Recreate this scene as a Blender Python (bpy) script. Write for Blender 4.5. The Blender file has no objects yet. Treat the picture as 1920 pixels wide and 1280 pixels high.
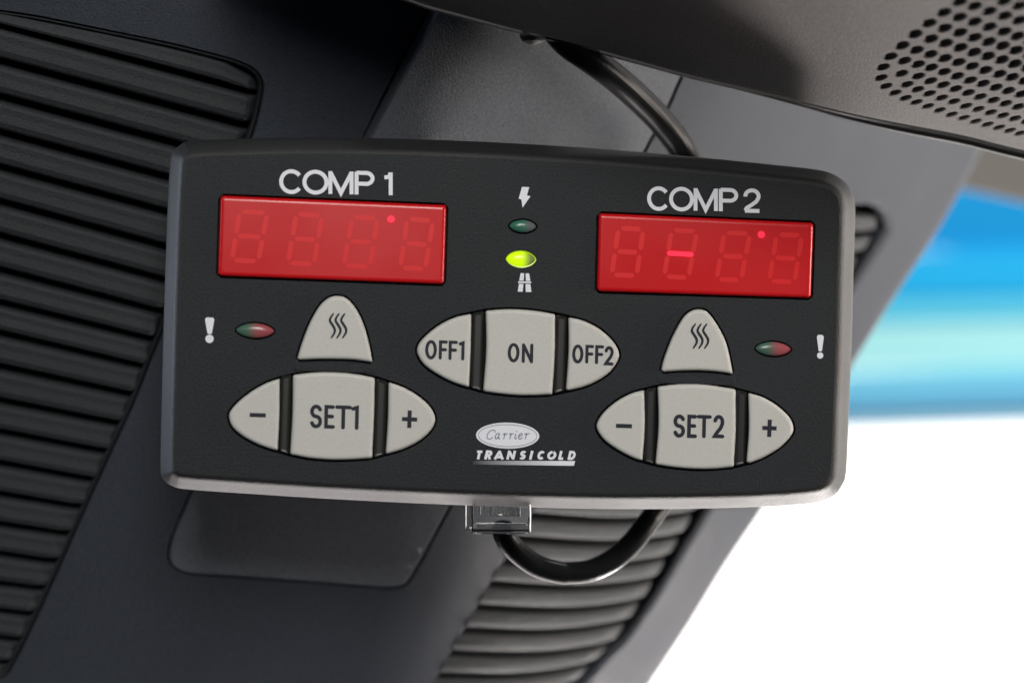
import bpy, bmesh, math, random
from mathutils import Vector, Matrix
from mathutils.geometry import delaunay_2d_cdt

random.seed(5)
S = bpy.context.scene
C = S.collection

# ------------------------------------------------------------------ camera, light, exposure
F = 3200.0                         # focal length in photo pixels (60 mm on a 36 mm sensor, 1920 px wide)
CAM = Vector((0.0, -0.347, 0.0))   # the camera looks along +Y; the panel's face is at the origin
cd = bpy.data.cameras.new('camera')
cam = bpy.data.objects.new('camera', cd)
C.objects.link(cam)
cam.location = CAM
cam.rotation_euler = (math.pi / 2, 0, 0)
cd.lens = 60.0
cd.sensor_width = 36.0
cd.clip_start = 0.01
cd.clip_end = 100.0
cd.dof.use_dof = True
cd.dof.focus_distance = 0.352
cd.dof.aperture_fstop = 8.5
S.camera = cam

wd = bpy.data.worlds.new('World')
S.world = wd
wd.use_nodes = True
wd.node_tree.nodes['Background'].inputs[0].default_value = (0.52, 0.70, 1.0, 1)
wd.node_tree.nodes['Background'].inputs[1].default_value = 0.04

def lamp(name, loc, target, sx, sy, power, col):
    l = bpy.data.lights.new(name, 'AREA')
    l.shape = 'RECTANGLE'
    l.size, l.size_y, l.energy, l.color = sx, sy, power, col
    o = bpy.data.objects.new(name, l)
    C.objects.link(o)
    o.location = loc
    o.rotation_euler = (Vector(target) - Vector(loc)).to_track_quat('-Z', 'Y').to_euler()
    return o
# added front fill, windscreen light from below, added light at the left, daylight outside
lamp('front_fill_light', (0.12, -1.05, 0.54), (0, 0.02, 0), 0.4, 0.4, 13.2, (1.0, 0.975, 0.93))
lamp('right_window_light', (0.42, 0.50, -0.62), (0.08, 0.0, 0.05), 0.16, 0.16, 11.0, (1.0, 0.94, 0.90))
lamp('lower_window_light', (0.03, 0.30, -0.48), (0.02, 0.0, -0.03), 0.7, 0.22, 6.8, (1.0, 0.93, 0.91))
lamp('left_fill_light', (-0.55, 0.06, 0.11), (-0.06, 0.02, 0), 0.25, 0.12, 2.8, (0.76, 0.84, 1.0))
lamp('side_window_light', (0.52, 0.055, 0.0), (0.05, 0.05, 0.03), 0.2, 0.2, 3.4, (1.0, 0.89, 0.80))
lamp('outdoor_light', (3.2, 3.0, 5.5), (2.2, 7.6, 0.0), 3.0, 3.0, 800.0, (1.0, 0.98, 0.95))

S.view_settings.view_transform = 'Standard'
S.view_settings.look = 'None'
S.view_settings.exposure = 0.0
S.view_settings.gamma = 1.0
S.view_settings.use_curve_mapping = False
S.cycles.use_denoising = True
S.cycles.max_bounces = 10
S.cycles.transparent_max_bounces = 12
S.cycles.caustics_reflective = False
S.cycles.caustics_refractive = False

# ------------------------------------------------------------------ materials
def mat(name, col, rough=0.5, spec=0.5, bump=0.0, bscale=900.0, mott=0.0, emis=None, estr=0.0,
        trans=0.0, ior=1.45, metal=0.0, coat=0.0, detail=3.0):
    m = bpy.data.materials.new(name)
    m.use_nodes = True
    nt = m.node_tree
    b = nt.nodes['Principled BSDF']
    b.inputs['Base Color'].default_value = (*col, 1)
    b.inputs['Roughness'].default_value = rough
    b.inputs['Specular IOR Level'].default_value = spec
    b.inputs['IOR'].default_value = ior
    b.inputs['Metallic'].default_value = metal
    b.inputs['Transmission Weight'].default_value = trans
    b.inputs['Coat Weight'].default_value = coat
    if emis:
        b.inputs['Emission Color'].default_value = (*emis, 1)
        b.inputs['Emission Strength'].default_value = estr
    tc = nt.nodes.new('ShaderNodeTexCoord')
    if bump > 0:
        n = nt.nodes.new('ShaderNodeTexNoise')
        n.inputs['Scale'].default_value = bscale
        n.inputs['Detail'].default_value = detail
        n.inputs['Roughness'].default_value = 0.65
        nt.links.new(tc.outputs['Object'], n.inputs['Vector'])
        bp = nt.nodes.new('ShaderNodeBump')
        bp.inputs['Strength'].default_value = bump
        bp.inputs['Distance'].default_value = 0.0004
        nt.links.new(n.outputs['Fac'], bp.inputs['Height'])
        nt.links.new(bp.outputs['Normal'], b.inputs['Normal'])
    if mott > 0:      # faint uneven tone of moulded plastic: dust, wear, speckle
        n1 = nt.nodes.new('ShaderNodeTexNoise'); n1.inputs['Scale'].default_value = 28.0; n1.inputs['Detail'].default_value = 4
        n2 = nt.nodes.new('ShaderNodeTexNoise'); n2.inputs['Scale'].default_value = 1900.0; n2.inputs['Detail'].default_value = 3; n2.inputs['Roughness'].default_value = 0.75
        ad = nt.nodes.new('ShaderNodeMath'); ad.operation = 'MULTIPLY_ADD'; ad.inputs[1].default_value = 0.35
        mx_ = n2.outputs['Fac']
        for n in (n1, n2):
            nt.links.new(tc.outputs['Object'], n.inputs['Vector'])
        nt.links.new(n1.outputs['Fac'], ad.inputs[0]); nt.links.new(mx_, ad.inputs[2])
        mr = nt.nodes.new('ShaderNodeMapRange')
        mr.inputs['From Min'].default_value = 0.375; mr.inputs['From Max'].default_value = 0.975
        mr.inputs['To Min'].default_value = 1 - mott; mr.inputs['To Max'].default_value = 1 + mott
        nt.links.new(ad.outputs[0], mr.inputs['Value'])
        vm = nt.nodes.new('ShaderNodeVectorMath'); vm.operation = 'SCALE'
        vm.inputs[0].default_value = col
        nt.links.new(mr.outputs['Result'], vm.inputs['Scale'])
        nt.links.new(vm.outputs['Vector'], b.inputs['Base Color'])
        mr2 = nt.nodes.new('ShaderNodeMapRange')
        mr2.inputs['From Min'].default_value = 0.3; mr2.inputs['From Max'].default_value = 0.7
        mr2.inputs['To Min'].default_value = max(0.05, rough - 0.06); mr2.inputs['To Max'].default_value = min(1, rough + 0.06)
        nt.links.new(n1.outputs['Fac'], mr2.inputs['Value'])
        nt.links.new(mr2.outputs['Result'], b.inputs['Roughness'])
    return m

def two_tone(name, c0, c1, x0, x1, rough=0.25, e0=None, e1=None, es=0.0):
    """an LED lens whose two dies have different colours: a blend along the lens's own length"""
    m = mat(name, c0, rough, 0.35)
    nt = m.node_tree
    b = nt.nodes['Principled BSDF']
    tc = nt.nodes.new('ShaderNodeTexCoord')
    sx = nt.nodes.new('ShaderNodeSeparateXYZ')
    nt.links.new(tc.outputs['Generated'], sx.inputs[0])
    mr = nt.nodes.new('ShaderNodeMapRange')
    mr.interpolation_type = 'SMOOTHSTEP'
    mr.inputs['From Min'].default_value = x0; mr.inputs['From Max'].default_value = x1
    nt.links.new(sx.outputs['X'], mr.inputs['Value'])
    def mix(a, bb, sock):
        mx = nt.nodes.new('ShaderNodeMix'); mx.data_type = 'RGBA'
        mx.inputs['A'].default_value = (*a, 1); mx.inputs['B'].default_value = (*bb, 1)
        nt.links.new(mr.outputs['Result'], mx.inputs['Factor'])
        nt.links.new(mx.outputs['Result'], b.inputs[sock])
    mix(c0, c1, 'Base Color')
    if e0:
        mix(e0, e1, 'Emission Color')
        b.inputs['Emission Strength'].default_value = es
    return m

M = {}
M['housing'] = mat('black_housing_plastic', (0.012, 0.0125, 0.013), 0.58, 0.38, 0.4, 2400, 0.35)
M['face'] = mat('charcoal_face_foil', (0.0145, 0.0165, 0.0190), 0.6, 0.22, 0.4, 2400, 0.55)
M['gap'] = mat('dark_gap', (0.003, 0.003, 0.0035), 0.7, 0.2)
M['button'] = mat('grey_button_rubber', (0.445, 0.44, 0.412), 0.5, 0.4, 0.06, 2400, 0.07)
M['ridge'] = mat('black_rubber_ridge', (0.017, 0.017, 0.0165), 0.38, 0.5)
M['ink_dark'] = mat('dark_ink', (0.012, 0.014, 0.022), 0.6, 0.3)
M['ink_white'] = mat('white_ink', (0.66, 0.67, 0.72), 0.6, 0.3, 0, 0, 0.05)
M['ink_grey'] = mat('grey_ink', (0.13, 0.15, 0.20), 0.6, 0.3)
M['lens_red'] = mat('red_display_lens', (0.48, 0.007, 0.010), 0.28, 0.42, 0, 0, 0.05)
M['segment'] = mat('red_segment_ghost', (0.60, 0.016, 0.018), 0.30, 0.4)
M['lit'] = mat('lit_red_segment', (0.5, 0.02, 0.03), 0.4, 0.3, emis=(1.0, 0.012, 0.055), estr=1.05)
M['led_green'] = two_tone('green_led_lens', (0.035, 0.13, 0.09), (0.09, 0.10, 0.10), 0.4, 0.75)
M['led_lit'] = two_tone('lit_led_lens', (0.15, 0.25, 0.01), (0.10, 0.12, 0.06), 0.45, 0.85, 0.25, (0.62, 0.90, 0.0), (0.07, 0.10, 0.01), 0.95)
M['led_glow'] = mat('led_glow_emission', (0.2, 0.3, 0.02), 0.3, 0.5, emis=(0.42, 0.62, 0.0), estr=0.7)  # glow around the lit lens, put in as an emissive ring
M['led_bi'] = two_tone('two_colour_led_lens', (0.06, 0.12, 0.09), (0.27, 0.065, 0.075), 0.25, 0.65)
M['vent'] = mat('charcoal_vent_plastic', (0.0155, 0.0182, 0.0208), 0.6, 0.35, 0.6, 2400, 0.42)
M['trim'] = mat('charcoal_trim_plastic', (0.029, 0.0345, 0.0455), 0.55, 0.25, 0.8, 2400, 0.40)
M['cover'] = mat('lightened_cover_plastic', (0.096, 0.105, 0.122), 0.55, 0.25, 1.0, 2400, 0.45)  # trim plastic made paler, so light on the cover is in its colour
M['groove'] = mat('shadow_gap_plastic', (0.006, 0.006, 0.007), 0.7, 0.2)
M['console'] = mat('dark_console_plastic', (0.094, 0.088, 0.0855), 0.58, 0.06, 0.6, 2400, 0.38)
M['console_dark'] = mat('black_stop_and_edge_shade', (0.012, 0.012, 0.012), 0.5, 0.4)  # black of the rubber stop; on the edge band it stands for shade
M['cable'] = mat('black_cable_jacket', (0.005, 0.0055, 0.006), 0.26, 0.10, 0.03, 900, 0.08)
M['clear'] = mat('clear_plug_plastic', (0.97, 0.98, 0.98), 0.03, 0.6, trans=1.0, ior=1.49)
M['metal'] = mat('plug_contact_metal', (0.75, 0.70, 0.6), 0.25, 0.5, metal=1.0)
M['header'] = mat('grey_window_header', (0.12, 0.115, 0.105), 0.6, 0.3, 0, 0, 0.05)

# ------------------------------------------------------------------ mapping helpers
def ray(px, py):
    return Vector(((px - 960.0) / F, 1.0, -(py - 640.0) / F))

def at(px, py, z):
    """point seen at a photo pixel, z metres in front of the camera"""
    return CAM + ray(px, py) * z

# the panel's own frame, from a fit of its two equal displays: 6.5 degrees of yaw, 1.8 degrees of roll
YAW, PITCH, ROLL = 0.11259, -0.00422, 0.03177
RM = Matrix.Rotation(YAW, 3, 'Z') @ Matrix.Rotation(PITCH, 3, 'X') @ Matrix.Rotation(ROLL, 3, 'Y')
U, V, N = RM @ Vector((1, 0, 0)), RM @ Vector((0, 0, 1)), RM @ Vector((0, -1, 0))
O = at(952, 605, 0.347)
DEV = Matrix(((U.x, V.x, N.x, O.x), (U.y, V.y, N.y, O.y), (U.z, V.z, N.z, O.z), (0, 0, 0, 1)))

def dev(px, py, n=0.0):
    """photo pixel -> (u, v, n) on the panel's face, n in millimetres towards the viewer"""
    r = ray(px, py)
    t = (O + N * (n * 0.001) - CAM).dot(N) / r.dot(N)
    X = CAM + r * t - O
    return Vector((X.dot(U), X.dot(V), n * 0.001))

def trim_z(px, py):
    return 0.36 + 2.0e-5 * px + 4.0e-5 * (py - 200) + 1.6e-7 * max(0.0, px - 1000 + 0.3 * (py - 200)) ** 2

def trim(px, py, d=0.0):
    """the curved trim panel; d in millimetres proud of its surface"""
    p = at(px, py, trim_z(px, py))
    if d == 0.0:
        return p
    a = at(px + 4, py, trim_z(px + 4, py)) - p
    b = at(px, py - 4, trim_z(px, py - 4)) - p
    return p + a.cross(b).normalized() * (d * 0.001)

# ------------------------------------------------------------------ mesh helpers
def catmull(pts, step=4.0, closed=False):
    n = len(pts)
    out = []
    P = [Vector(p) for p in pts]
    if n == 2 and not closed:
        k = max(1, int((P[1] - P[0]).length / step))
        return [P[0].lerp(P[1], i / k) for i in range(k + 1)]
    for i in range(n if closed else n - 1):
        if closed:
            a, b, c, d = P[(i - 1) % n], P[i], P[(i + 1) % n], P[(i + 2) % n]
        else:
            b, c = P[i], P[i + 1]
            a = P[i - 1] if i > 0 else b * 2 - c
            d = P[i + 2] if i + 2 < n else c * 2 - b
        k = max(1, int((c - b).length / step))
        for j in range(k):
            t = j / k
            out.append(0.5 * ((2 * b) + (c - a) * t + (2 * a - 5 * b + 4 * c - d) * t * t + (3 * b - a - 3 * c + d) * t ** 3))
    if not closed:
        out.append(P[-1].copy())
    return out

def resample(loop, step):
    L = [0.0]
    n = len(loop)
    for i in range(n):
        L.append(L[-1] + (loop[(i + 1) % n] - loop[i]).length)
    tot = L[-1]
    k = max(8, int(tot / step))
    out, j = [], 0
    for i in range(k):
        s = tot * i / k
        while L[j + 1] < s:
            j += 1
        t = (s - L[j]) / max(1e-9, L[j + 1] - L[j])
        out.append(loop[j].lerp(loop[(j + 1) % n], t))
    return out

def outline(sides, step=2.5, smooth=3):
    """closed outline from smooth sides that meet in slightly rounded corners; counter-clockwise on screen"""
    pts = []
    for s in sides:
        c = catmull([Vector(p) for p in s], step)
        pts += c[:-1] if (len(sides) > 1 or True) else c
    pts = resample(pts, step)
    for _ in range(smooth):
        n = len(pts)
        pts = [pts[i] * 0.5 + (pts[i - 1] + pts[(i + 1) % n]) * 0.25 for i in range(n)]
    return orient(pts)

def area(pts):
    return 0.5 * sum(pts[i - 1].x * pts[i].y - pts[i].x * pts[i - 1].y for i in range(len(pts)))

def orient(pts):
    return pts if area(pts) < 0 else pts[::-1]      # y runs down in pixels: negative area = counter-clockwise

def rect(q, r=7.0, step=2.5):
    """four-cornered outline with rounded corners of radius r"""
    P = [Vector(p) for p in q]
    pts = []
    for i in range(4):
        a, b, c = P[i - 1], P[i], P[(i + 1) % 4]
        e0 = b + (a - b).normalized() * r
        e1 = b + (c - b).normalized() * r
        for k in range(7):
            t = k / 6
            pts.append(e0 * (1 - t) ** 2 + b * 2 * t * (1 - t) + e1 * t * t)
    return orient(resample(pts, step))

def ellipse(cx, cy, rx, ry, ang=0.0, n=40, power=1.0):
    pts = []
    for i in range(n):
        t = 2 * math.pi * i / n
        x, y = math.cos(t) * rx, math.sin(t) * abs(math.sin(t)) ** (power - 1) * ry if power != 1 else math.sin(t) * ry
        pts.append(Vector((cx + x * math.cos(ang) - y * math.sin(ang), cy + x * math.sin(ang) + y * math.cos(ang))))
    return orient(pts)

def inset(pts, d):
    """move a counter-clockwise (on screen) outline inwards by d pixels; negative grows it"""
    n = len(pts)
    if d <= 0:
        out = []
        for i in range(n):
            t = (pts[(i + 1) % n] - pts[i - 1]).normalized()
            out.append(pts[i] + Vector((t.y, -t.x)) * d)
        return out
    # inwards: keep only the points that are really d away from every edge, then refit n points to what is left
    out = []
    R_ = d * 2.5
    for i in range(n):
        t = (pts[(i + 1) % n] - pts[i - 1]).normalized()
        p = pts[i] + Vector((t.y, -t.x)) * d
        ok = True
        for j in range(n):
            q = pts[j]
            if abs(q.x - p.x) < R_ and abs(q.y - p.y) < R_:
                e = pts[(j + 1) % n] - q
                k = max(0.0, min(1.0, (p - q).dot(e) / max(1e-9, e.length_squared)))
                if (q + e * k - p).length < d * 0.985:
                    ok = False
                    break
        out.append(p if ok else None)
    good = [i for i in range(n) if out[i] is not None]
    if len(good) < 8:
        return [p.copy() for p in pts]
    # points lost at a corner slide onto the chord that closes it
    for a, b in zip(good, good[1:] + [good[0] + n]):
        for k in range(a + 1, b):
            out[k % n] = out[a].lerp(out[b % n], (k - a) / (b - a))
    return out

def inside(p, poly):
    x, y, c, j = p.x, p.y, False, len(poly) - 1
    for i in range(len(poly)):
        a, b = poly[i], poly[j]
        if (a.y > y) != (b.y > y) and x < (b.x - a.x) * (y - a.y) / (b.y - a.y) + a.x:
            c = not c
        j = i
    return c

def link(name, bm, material, parent=None, smooth=True, angle=35):
    me = bpy.data.meshes.new(name)
    bm.normal_update()
    if smooth:
        for f in bm.faces:
            f.smooth = not f.tag
        for e in bm.edges:
            if len(e.link_faces) == 2 and e.calc_face_angle(0) > math.radians(angle):
                e.smooth = False
    bm.to_mesh(me)
    bm.free()
    for m in (material if isinstance(material, list) else [material]):
        me.materials.append(m)
    o = bpy.data.objects.new(name, me)
    C.objects.link(o)
    if parent:
        o.parent = parent
    return o

def fill(bm, mp, outer, holes=(), grid=None, d=0.0):
    """triangulated sheet inside outer, with real holes, mapped into space"""
    vs, es = [], []
    def loop(l):
        s = len(vs)
        for p in l:
            vs.append(Vector((p.x, p.y)))
        for i in range(len(l)):
            es.append((s + i, s + (i + 1) % len(l)))
    loop(outer)
    boxes = []
    for h in holes:
        loop(h)
        boxes.append((min(p.x for p in h), max(p.x for p in h), min(p.y for p in h), max(p.y for p in h), h))
    def in_hole(p):
        return any(b[0] <= p.x <= b[1] and b[2] <= p.y <= b[3] and inside(p, b[4]) for b in boxes)
    if grid:
        x0, x1 = min(p.x for p in outer), max(p.x for p in outer)
        y0, y1 = min(p.y for p in outer), max(p.y for p in outer)
        small = inset(outer, grid * 0.3)
        x = x0 + grid * 0.5
        while x < x1:
            y = y0 + grid * 0.5
            while y < y1:
                p = Vector((x, y))
                if inside(p, small) and not in_hole(p):
                    vs.append(p)
                y += grid
            x += grid
    V2, E2, F2 = delaunay_2d_cdt(vs, es, [], 0, 1e-4)[:3]
    bv = [bm.verts.new(mp(p.x, p.y, d)) for p in V2]
    for f in F2:
        c = sum((V2[i] for i in f), Vector((0, 0))) / len(f)
        a, b, cc = V2[f[0]], V2[f[1]], V2[f[2]]
        sliver = abs((b - a).cross(cc - a)) < 0.08
        if (inside(c, outer) or sliver) and not (in_hole(c) and not sliver):
            idx = list(f)
            if (b - a).cross(cc - a) > 0:
                idx = idx[::-1]
            bm.faces.new([bv[i] for i in idx])

def rings(bm, mp, loops):
    """bridge outlines [(points, d), ...] from the innermost / highest to the outermost / lowest"""
    rows = [[bm.verts.new(mp(p.x, p.y, d)) for p in l] for l, d in loops]
    for a, b in zip(rows, rows[1:]):
        n = len(a)
        for i in range(n):
            bm.faces.new((a[i], b[i], b[(i + 1) % n], a[(i + 1) % n]))
    return rows

def hole_walls(bm, mp, hole, prof):
    """walls that drop from the rim of a hole; prof = [(inset px, d), ...]"""
    rows = [[bm.verts.new(mp(p.x, p.y, d)) for p in inset(hole, i)] for i, d in prof]
    for a, b in zip(rows, rows[1:]):
        n = len(a)
        for i in range(n):
            bm.faces.new((a[i], a[(i + 1) % n], b[(i + 1) % n], b[i]))

def raised(name, mp, out, prof, material, parent, grid=None, dome=None):
    """solid pad: prof = [(inset px, d)] from the top cap down to the base"""
    bm = bmesh.new()
    loops = [(inset(out, i), d) for i, d in prof]
    top = loops[0]
    if dome:
        fill(bm, lambda x, y, d: mp(x, y, d + dome(x, y)), top[0], (), grid, top[1])
        rings(bm, mp, [(l, d) for l, d in loops])
    else:
        rings(bm, mp, loops)
        c = sum(top[0], Vector((0, 0))) / len(top[0])
        last = rings(bm, mp, [([c + (p - c) * k for p in top[0]], top[1]) for k in (0.3, 0.65, 1.0)])[0]
        cv = bm.verts.new(mp(c.x, c.y, top[1]))
        for i in range(len(last)):
            bm.faces.new((last[i], last[(i + 1) % len(last)], cv))
        for f in bm.faces:          # the cap itself is dead flat
            f.tag = all(abs(v.co.z - cv.co.z) < 2e-6 for v in f.verts)
    return link(name, bm, material, parent, angle=50)

_lift = [0]
def stroke(bm, mp, pts, r, d, closed=False, taper=None):
    """flat ink line of half-width r pixels with round ends"""
    _lift[0] = (_lift[0] + 1) % 5
    d = d + 0.012 * _lift[0]
    P = [Vector(p) for p in pts]
    L, R = [], []
    n = len(P)
    for i in range(n):
        if closed:
            a, b = P[i] - P[i - 1], P[(i + 1) % n] - P[i]
        else:
            a = P[i] - P[i - 1] if i else P[1] - P[0]
            b = P[i + 1] - P[i] if i < n - 1 else a
        t = (a.normalized() + b.normalized()).normalized()
        k = 1.0 / max(0.5, t.dot(b.normalized()))
        w = r * (taper[i] if taper else 1.0) * k
        nr = Vector((t.y, -t.x))
        L.append(P[i] + nr * w)
        R.append(P[i] - nr * w)
    def cap(c, d0, w):
        a0 = math.atan2(d0.y, d0.x)
        return [c + Vector((math.cos(a0 + a), math.sin(a0 + a))) * w for a in [math.pi / 2 - math.pi * j / 6 for j in range(1, 6)]]
    vl = [bm.verts.new(mp(p.x, p.y, d)) for p in L]
    vr = [bm.verts.new(mp(p.x, p.y, d)) for p in R]
    for i in range(n if closed else n - 1):
        j = (i + 1) % n
        bm.faces.new((vl[i], vr[i], vr[j], vl[j]))
    if not closed:
        w0 = r * (taper[0] if taper else 1)
        w1 = r * (taper[-1] if taper else 1)
        e = [bm.verts.new(mp(p.x, p.y, d)) for p in cap(P[-1], P[-1] - P[-2], w1)]
        bm.faces.new([vl[-1], vr[-1]] + e)
        e = [bm.verts.new(mp(p.x, p.y, d)) for p in cap(P[0], P[0] - P[1], w0)]
        bm.faces.new([vr[0], vl[0]] + e)

def poly(bm, mp, pts, d):
    P = orient([Vector(p) for p in pts])
    fill(bm, mp, P, (), None, d)

def ink(name, bm, material, parent, label=None):
    bmesh.ops.recalc_face_normals(bm, faces=bm.faces)
    o = link(name, bm, material, parent, smooth=False)
    return o

def text_mesh(body, shear=0.0, offset=0.0, space=1.0):
    cu = bpy.data.curves.new('text', 'FONT')
    cu.body, cu.shear, cu.offset, cu.space_character = body, shear, offset, space
    cu.fill_mode = 'BOTH' if hasattr(cu, 'fill_mode') else cu.fill_mode
    cu.resolution_u = 6
    ob = bpy.data.objects.new('text', cu)
    C.objects.link(ob)
    dg = bpy.context.evaluated_depsgraph_get()
    me = bpy.data.meshes.new_from_object(ob.evaluated_get(dg))
    C.objects.unlink(ob)
    bpy.data.objects.remove(ob)
    bpy.data.curves.remove(cu)
    return me

def text(bm, mp, body, p0, p1, up, d, shear=0.0, offset=0.0, space=1.0, cap=None):
    """font lettering whose baseline runs p0 -> p1 (pixels) and whose capitals reach the vector up"""
    me = text_mesh(body, shear, offset, space)
    xs = [v.co.x for v in me.vertices]
    ys = [v.co.y for v in me.vertices]
    x0, x1 = min(xs), max(xs)
    hh = cap or max(ys)
    p0, p1, up = Vector(p0), Vector(p1), Vector(up)
    vs = []
    for v in me.vertices:
        q = p0.lerp(p1, (v.co.x - x0) / (x1 - x0)) + up * (v.co.y / hh)
        vs.append(bm.verts.new(mp(q.x, q.y, d)))
    for f in me.polygons:
        try:
            bm.faces.new([vs[i] for i in f.vertices])
        except ValueError:
            pass
    bpy.data.meshes.remove(me)

def thing(name, label, cat, loc=(0, 0, 0), group=None, mw=None):
    o = bpy.data.objects.new(name, None)
    C.objects.link(o)
    o.empty_display_size = 0.01
    if mw is not None:
        o.matrix_world = mw
    else:
        o.location = loc
    o['label'], o['category'] = label, cat
    if group:
        o['group'] = group
    return o

def rel(mp, root_loc):
    r = Vector(root_loc)
    return lambda x, y, d=0.0: mp(x, y, d) - r

def tube(bm, path, radii, seg=20, caps=True):
    rows = []
    n = len(path)
    ref = Vector((0, 1, 0))
    for i in range(n):
        t = (path[min(i + 1, n - 1)] - path[max(i - 1, 0)]).normalized()
        a = t.cross(ref).normalized()
        b = a.cross(t).normalized()
        rows.append([bm.verts.new(path[i] + (a * math.cos(2 * math.pi * k / seg) + b * math.sin(2 * math.pi * k / seg)) * radii[i]) for k in range(seg)])
    for r0, r1 in zip(rows, rows[1:]):
        for k in range(seg):
            bm.faces.new((r0[k], r0[(k + 1) % seg], r1[(k + 1) % seg], r1[k]))
    if caps:
        bm.faces.new(rows[0][::-1])
        bm.faces.new(rows[-1])
    bmesh.ops.recalc_face_normals(bm, faces=bm.faces)

def box(bm, c, s, R=None):
    m = Matrix.Translation(c) @ (R.to_4x4() if R else Matrix.Identity(4)) @ Matrix.Diagonal((*s, 1))
    return bmesh.ops.create_cube(bm, size=1.0, matrix=m)['verts']

# ================================================================== outside the window
bm = bmesh.new()           # bright overcast sky, a curved sheet far outside
NS = 24
for j in range(2):
    pass
rows = []
for i in range(NS + 1):
    a = math.radians(-50 + 130 * i / NS)
    rows.append([bm.verts.new((math.sin(a) * 14, math.cos(a) * 14, z)) for z in (-9, -4, 0, 4, 9)])
for a, b in zip(rows, rows[1:]):
    for k in range(4):
        bm.faces.new((a[k], a[k + 1], b[k + 1], b[k]))
m = bpy.data.materials.new('overcast_sky')
m.use_nodes = True
nt = m.node_tree
nt.nodes.remove(nt.nodes['Principled BSDF'])
em = nt.nodes.new('ShaderNodeEmission')
em.inputs[0].default_value = (1.0, 0.96, 0.92, 1)
em.inputs[1].default_value = 2.4
nt.links.new(em.outputs[0], nt.nodes['Material Output'].inputs[0])
sky = link('sky', bm, m)
sky['kind'] = 'structure'

# the blue banded wall, eight metres away: four boards stacked, each its own colour
WZ = 8.0
wl = thing('banded_wall', 'blurred blue banded wall seen outside beyond the trim edge, over the white glare', 'wall', at(1800, 790, WZ))
def board(name, y0, y1, col, proud, slope):
    bm = bmesh.new()
    p = at(1800, 790, WZ)
    def pt(x, y, dz):
        return at(x, y + slope * (x - 1800), WZ + dz) - p
    for (xa, xb) in ((1250, 2600),):
        f = [bm.verts.new(pt(x, y, -proud)) for x, y in ((xa, y0), (xb, y0), (xb, y1), (xa, y1))]
        b = [bm.verts.new(pt(x, y, 0.15)) for x, y in ((xa, y0), (xb, y0), (xb, y1), (xa, y1))]
        bm.faces.new(f)
        bm.faces.new(b[::-1])
        for k in range(4):
            bm.faces.new((f[k], b[k], b[(k + 1) % 4], f[(k + 1) % 4]))
    bmesh.ops.recalc_face_normals(bm, faces=bm.faces)
    return link(name, bm, mat(name + '_paint', col, 0.8, 0.1, 0, 0, 0.03), wl, smooth=False)
board('blue_board', 250, 470, (0.010, 0.27, 0.60), 0.02, 0.0)
board('bright_blue_board', 470, 555, (0.020, 0.42, 0.80), 0.05, -0.02)
board('light_blue_board', 555, 600, (0.12, 0.62, 0.85), 0.04, -0.02)
board('pale_board', 600, 690, (0.42, 0.85, 0.88), 0.03, -0.02)
board('aqua_board', 690, 725, (0.22, 0.66, 0.83), 0.04, -0.03)
board('soft_blue_board', 725, 772, (0.15, 0.47, 0.72), 0.06, -0.03)
board('white_blue_board', 772, 800, (0.45, 0.72, 0.86), 0.04, -0.03)

# grey header over the window, behind the trim panel's far edge
bm = bmesh.new()
hz = 0.85
hp = at(1900, 340, hz)
q = [(1500, 60), (2350, 60), (2350, 455), (1920, 378), (1830, 358), (1700, 335), (1500, 300)]
f = [bm.verts.new(at(x, y, hz) - hp) for x, y in q]
b = [bm.verts.new(at(x, y, hz) - hp + Vector((0, 0.006, 0))) for x, y in q]
bm.faces.new(f); bm.faces.new(b[::-1])
for k in range(len(q)):
    bm.faces.new((f[k], b[k], b[(k + 1) % len(q)], f[(k + 1) % len(q)]))
bmesh.ops.recalc_face_normals(bm, faces=bm.faces)
hd = link('window_header', bm, M['header'], smooth=False)
hd.location = hp
hd['label'] = 'blurred grey window header above the blue band, under the speaker console'
hd['category'] = 'header'

# ================================================================== trim panel with its vents and cover
TL = at(700, 900, trim_z(700, 900))
tm = rel(trim, TL)
troot = thing('trim_panel', 'large charcoal plastic cab trim panel behind the control unit, with an inset cover', 'trim panel', TL)

right_edge = [(1990, 40), (1915, 180), (1856, 300), (1781, 437), (1690, 577), (1631, 672), (1585, 750), (1455, 955), (1380, 1067), (1311, 1180), (1242, 1285), (1150, 1430)]
vent_l = [(-130, 5), (40, 24), (200, 55), (330, 82), (440, 110), (478, 128), (496, 156), (493, 190), (480, 243), (455, 305), (400, 420), (300, 640), (258, 745), (210, 850), (162, 955), (117, 1057), (72, 1155), (30, 1240), (0, 1275), (-130, 1310)]
vl_in = outline([vent_l[:5], vent_l[4:8], vent_l[7:20], [vent_l[19], vent_l[0]]], 9, 1)
# right-hand vent: its ends are traced from the louvres
RE = [(1127, 1239), (1164, 1202), (1194, 1160), (1220, 1122), (1245, 1082), (1268, 1042), (1294, 1001), (1319, 958)]
for k in range(1, 14):
    RE.append((1319 + 26.0 * k, 958 - 40.2 * k))
RE = [(1127 - 34 * k, 1239 + 38 * k) for k in (3, 2, 1)] + RE
LE = [(820, 1267), (842, 1225), (867, 1182), (892, 1139), (917, 1095), (942, 1053), (968, 1010), (993, 967)]
for k in range(1, 14):
    LE.append((993 + 25.4 * k, 967 - 42.0 * k))
LE = [(820 - 24 * k, 1267 + 42 * k) for k in (3, 2, 1)] + LE
def off(pts, dx):
    return [(x + dx, y) for x, y in pts]
vr_side_r = off(RE, 14)
vr_side_l = off(LE, -3)
vr_in = outline([vr_side_r, [vr_side_r[-1], (1668, 395), (1640, 378), (1590, 380)], [(1590, 380), (1420, 392), (1345, 402), vr_side_l[-1]], vr_side_l[::-1], [vr_side_l[0], vr_side_r[0]]], 9, 1)
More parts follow.
